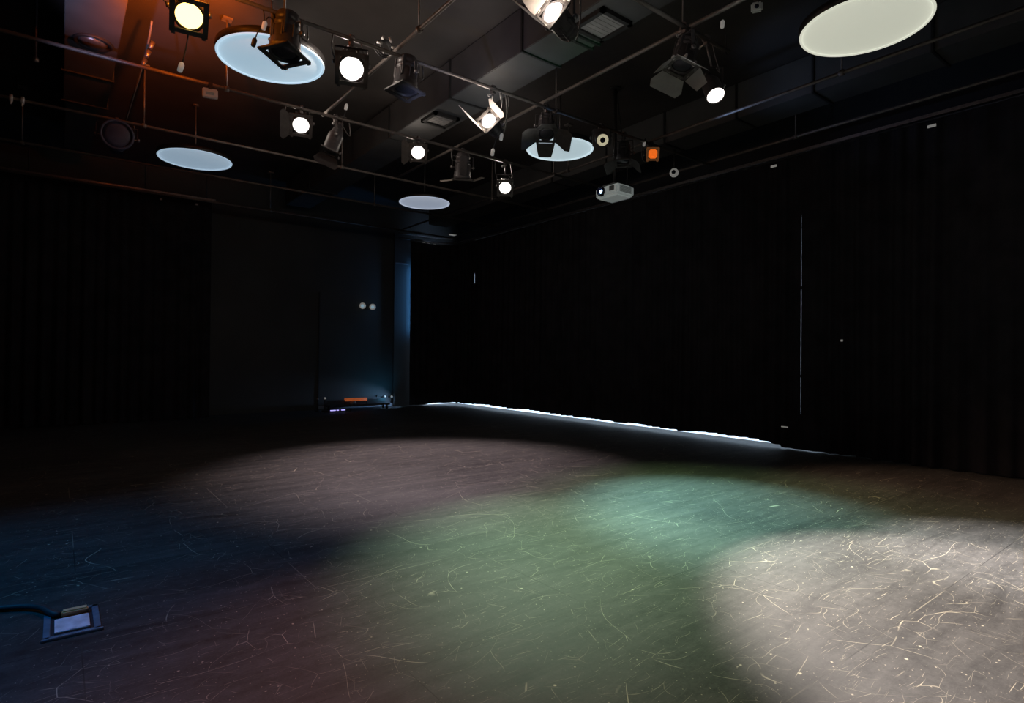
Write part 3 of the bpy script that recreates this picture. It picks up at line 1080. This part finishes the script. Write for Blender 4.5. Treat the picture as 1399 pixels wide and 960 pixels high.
# ------------------------------------------------------------------ equipment on the floor by the grey wall
YE = 15.35
t = thing('equipment_trolley', 'low black trolley with an orange padded bar at the foot of the grey wall', 'trolley', (6.5, YE, 0))
b = MB()
b.box((6.55, YE, .13), (1.75, .34, .05), bev=.01)
b.box((6.55, YE + .13, .2), (1.7, .03, .14), bev=.006)
b.build('deck', M_black, t)
for x in (5.75, 7.35):
    for dy in (-.12, .12):
        w_ = MB().lathe([(.02, -.02), (.05, -.018), (.05, .018), (.02, .02)], aim_matrix((x, YE + dy, .05), (1, 0, 0)), 16).build('caster', M_rubber, t)
        MB().box((x, YE + dy, .085), (.05, .04, .05)).build('caster_fork', M_steel, w_)
p0, p1 = at(471, 546, 1, YE - .05), at(501, 545, 1, YE - .05)
MB().tube([p0, (p0 + p1) / 2, p1], .042, 12).build('orange_bar', M_orangebar, t)
for q in (p0, p1):
    MB().tube([q, V((q.x, YE - .05, .15))], .015, 8).build('bar_post', M_black, t)
q = at(482, 551, 1, YE - .12)
MB().lathe([(.05, -.09), (.055, .06), (.03, .09)], aim_matrix(q, (1, 0, .35)), 14).build('cable_reel', M_steel, t)
for k, (px, py) in enumerate(((434, 545), (444, 544))):
    q = at(px, py, 1, YE)
    t = thing('chrome_stand', ('short chrome-topped stand at the very end of the black trolley', 'short chrome-topped stand right next to the black trolley deck')[k], 'stand', (q.x, YE, 0), 'short stands by the trolley')
    MB().tube([(q.x, YE, .02), (q.x, YE, q.z)], .016, 10).lathe([(.08, .002), (.08, .02), (.02, .035)], Matrix.Translation((q.x, YE, 0)), 16).build('post', M_black, t)
    MB().lathe([(0, -.03), (.03, -.015), (.03, .015), (0, .03)], Matrix.Translation(q), 14, cap=False).build('knob', M_tag if k else M_steel, t)
t = thing('power_strip', 'low power strip with violet lit switches before the trolley', 'power strip', at(462, 559, 1, 15.0) * V((1, 1, 0)))
q = at(461, 559, 1, 15.05)
MB().box((q.x, 15.05, .03), (.72, .09, .055), bev=.01).build('casing', M_black, t)
for px, w in ((455, .14), (461.5, .06), (469, .11)):
    s = at(px, 557.5, 1, 15.0)
    MB().box((s.x, 15.003, .045), (w, .012, .022)).build('lit_switch', M_violet, t)
q = at(530, 541.5, 1, YE + .1)
t = thing('wall_socket_strip', 'tiny pale socket strip on the grey wall past the orange bar', 'socket', (q.x, Y1, q.z))
MB().box((q.x, Y1 - .02, q.z), (.34, .04, .05), bev=.006).build('back_plate', M_black, t)
for px in (526, 535):
    s = at(px, 541.5, 1, Y1 - .05)
    MB().lathe([(.03, -.02), (.03, .01), (0, .012)], aim_matrix(s, (0, -1, 0)), 12).build('socket_cap', M_tag, t)

# ------------------------------------------------------------------ floor box with cable
c0, c1, c2, c3 = (at(59, 879, 2, .012), at(138, 858, 2, .012), at(131, 829, 2, .012), at(62, 842, 2, .012))
xs0, xs1, ys0, ys1 = -.045, .205, 3.89, 4.27
bx, by = (xs0 + xs1) / 2, (ys0 + ys1) / 2
t = thing('floor_box', 'open metal floor pocket set in the stage floor, cable plugged in', 'floor box', (bx, by, 0))
hf = MB()
W_, D_ = xs1 - xs0, ys1 - ys0
rim = .03
for x, y, a, c_ in ((bx, ys0 + rim / 2, W_, rim), (bx, ys1 - rim / 2, W_, rim), (xs0 + rim / 2, by, rim, D_), (xs1 - rim / 2, by, rim, D_)):
    hf.box((x, y, .006), (a, c_, .012), bev=.003)
hf.build('frame', M_boxmetal, t)
MB().box((bx, ys0 - .004, .008), (W_ + .02, .012, .016), bev=.003).build('front_edge', M_boxedge, t)
MB().box((bx, by, .002), (W_ - rim * 2, D_ - rim * 2, .004)).build('pocket', M_cavity, t)
MB().box((bx, by - .035, .010), (W_ * .62, D_ * .52, .012), bev=.003).build('cover_plate', M_plate, t)
MB().box((bx + .015, ys1 - .075, .022), (W_ * .50, .05, .035), bev=.008).build('tan_connector', M_tan, t)
q = V((bx - .05, ys1 - .08, .02))
e = at(-60, 838, 2, .02)
tag(MB().tube(bez(q, q + V((-.12, .03, .03)), e + V((.5, -.1, 0)), e, 20) + [e + V((-.6, .15, 0))], .017, 8).build('stage_cable', M_rubber),
    'thick black cable running to the floor pocket', 'cable')

# ------------------------------------------------------------------ light
W = bpy.data.worlds.new('world')
sc.world = W
W.use_nodes = True
W.node_tree.nodes['Background'].inputs[0].default_value = (.55, .6, .8, 1)
W.node_tree.nodes['Background'].inputs[1].default_value = 0.0

# floor pools (beams aimed at each pool, some starting where no lamp hangs)
def beam(pv, px, py, power, col, ang, blend=.6, off=.2):
    tgt = FL(px, py)
    d = (tgt - V(pv)).normalized()
    return spot(V(pv) + d * off, tgt, power, col, ang, blend)


def to(pos, tgt, power, col, ang, blend):
    return spot(pos, tgt, power * 1.5, col, ang, blend)


to((4.5, 8.0, 4.45), (4.05, 7.2, 0), 900, (1.0, .80, .86), 70, .75)             # mauve pool far back
to(pv9 + V((0, -.1, -.3)), (3.3, 3.5, 0), 1350, (.66, 1.0, .68), 44, 1.0)       # green pool
to((7.5, 4.0, 4.6), FL(1330, 690), 260, (1.0, .62, .42), 60, 1.0)               # dim brown wash by the drapes
to((6.3, 6.0, 4.4), (5.4, 3.4, 0), 420, (.62, 1.0, .45), 62, 1.0)                     # faint green skirt around it
to((6.3, 6.0, 4.4), (5.25, 3.45, 0), 2000, (.48, 1.0, .94), 38, 1.0)          # cyan pool
to((5.7, 3.6, 4.15), FL(1395, 850), 3000, (1.0, .87, .82), 42, .55)             # pinkish white pool
to((5.7, 3.6, 4.15), FL(1450, 770), 2300, (.98, .97, 1.0), 32, 1.0)             # hot part of it
to(pv3 + V((0, -.2, -.2)), FL(650, 960), 300, (1.0, .50, .42), 42, 1.0)          # reddish wash near the camera
to(PA(258, 25, 'A0') + V((0, -.25, -.1)), FL(400, 965), 55, (1.0, .25, .06), 50, .9)
to((-2.5, 4.5, 4.9), FL(30, 830), 330, (.0, .36, 1.0), 64, .9)                 # blue wash on the dark side

# added points and spots: lamp glow on the ceiling and pipes
for p_, w_, c_ in ((pv3, 13, WARM), (pv6, 12, WARM), (pv8, 6, WARM), (pv12, 6, WARM), (pv9, 7, WARM), (pv10, 5, WARM)):
    point(V((p_.x + .05, p_.y + .25, HG - .05)), w_, c_, .08)
ov = PA(258, 14, 'A0')
spot(ov + V((.06, .45, .12)), ov + V((.06, 1.75, 1.22)), 800, (1.0, .15, .001), 80, .9)  # added orange spot, imitates lens-flare glow on the ceiling
point(ov + V((.05, .3, .5)), 5, (1.0, .2, .004), .05)
for y_ in (3.4, 4.7, 6.0, 7.2):
    spot((4.85, y_, 4.35), (4.85, y_, 5.3), 6, (.95, 1.0, .97), 105, 1.0, .3)  # added up-spots, no lamp there, brighten the duct underside
for p_, t_ in ((pv9, oblique(pv9, 36, -.6, .75)), (pv10, oblique(pv10, 50, -.6, .75))):
    point(V(p_) + (t_ - V(p_)) * .24, 5.0, WARM, .04)
point((4.65, 3.2, 4.15), .55, (1.0, .85, .75), .05)  # added point brightening the big barn-door flaps
point(ov + V((0, -.3, .1)), 12, (1.0, .26, .02), .06)
spot((-.6, 6.2, 3.6), (.25, 8.0, 5.3), 230, (.58, .58, 1.0), 30, 1.0)  # added violet spot from below, lifts the round-vent duct
point((3.0, 1.0, 4.4), 4, (.7, .8, 1.0), .6)  # added ambient fill standing for bounced light, no lamp there
# added spots tinting the duct: green on its far side, blue near
spot((6.4, 4.3, 4.6), (5.16, 5.3, 5.5), 20, (.05, 1.0, .35), 40, 1.0)
spot((3.0, 5.6, 3.8), (4.54, 6.6, 5.6), 26, (.5, .58, 1.0), 70, 1.0)
spot((7.2, 5.0, 4.4), (8.5, 3.5, 5.6), 16, (.35, .55, 1.0), 90, 1.0)
# added lamps for the blue glow on pier and wall foot
ad = bpy.data.lights.new('added_blue_strip', 'AREA')
ad.shape, ad.size, ad.size_y, ad.energy, ad.color = 'RECTANGLE', .05, 2.0, 9, (.10, .42, 1.0)
ao = bpy.data.objects.new('added_blue_strip', ad)
C.objects.link(ao)
ao.matrix_world = Matrix(((0, 0, 1, 8.52), (-1, 0, 0, 15.70), (0, -1, 0, 3.2), (0, 0, 0, 1)))
spot((7.55, 15.1, .25), (7.15, 15.85, .95), 9, (.10, .55, 1.0), 120, 1.0, .05)
spot((8.3, 15.25, .35), (6.9, 15.83, .03), 60, (.35, .6, 1.0), 60, .9, .03)
spot((9.0, 15.0, 5.4), (8.9, 15.85, 5.4), 8, (.45, .65, 1.0), 120, 1.0, .05)  # added blue spot on the wall above the corner track
spot((5.5, .5, 4.3), (9.6, 1.6, 2.2), 14, (1.0, .8, .85), 80, 1.0, .3)  # added dim spot bringing out the side drape folds
# projector light falling on the nearby ceiling
spot((cx - .35, cy + .1, cz + .02), (cx - 3, cy + .3, cz + 1.2), 6, (.25, .5, 1.0), 80, .9, .03)
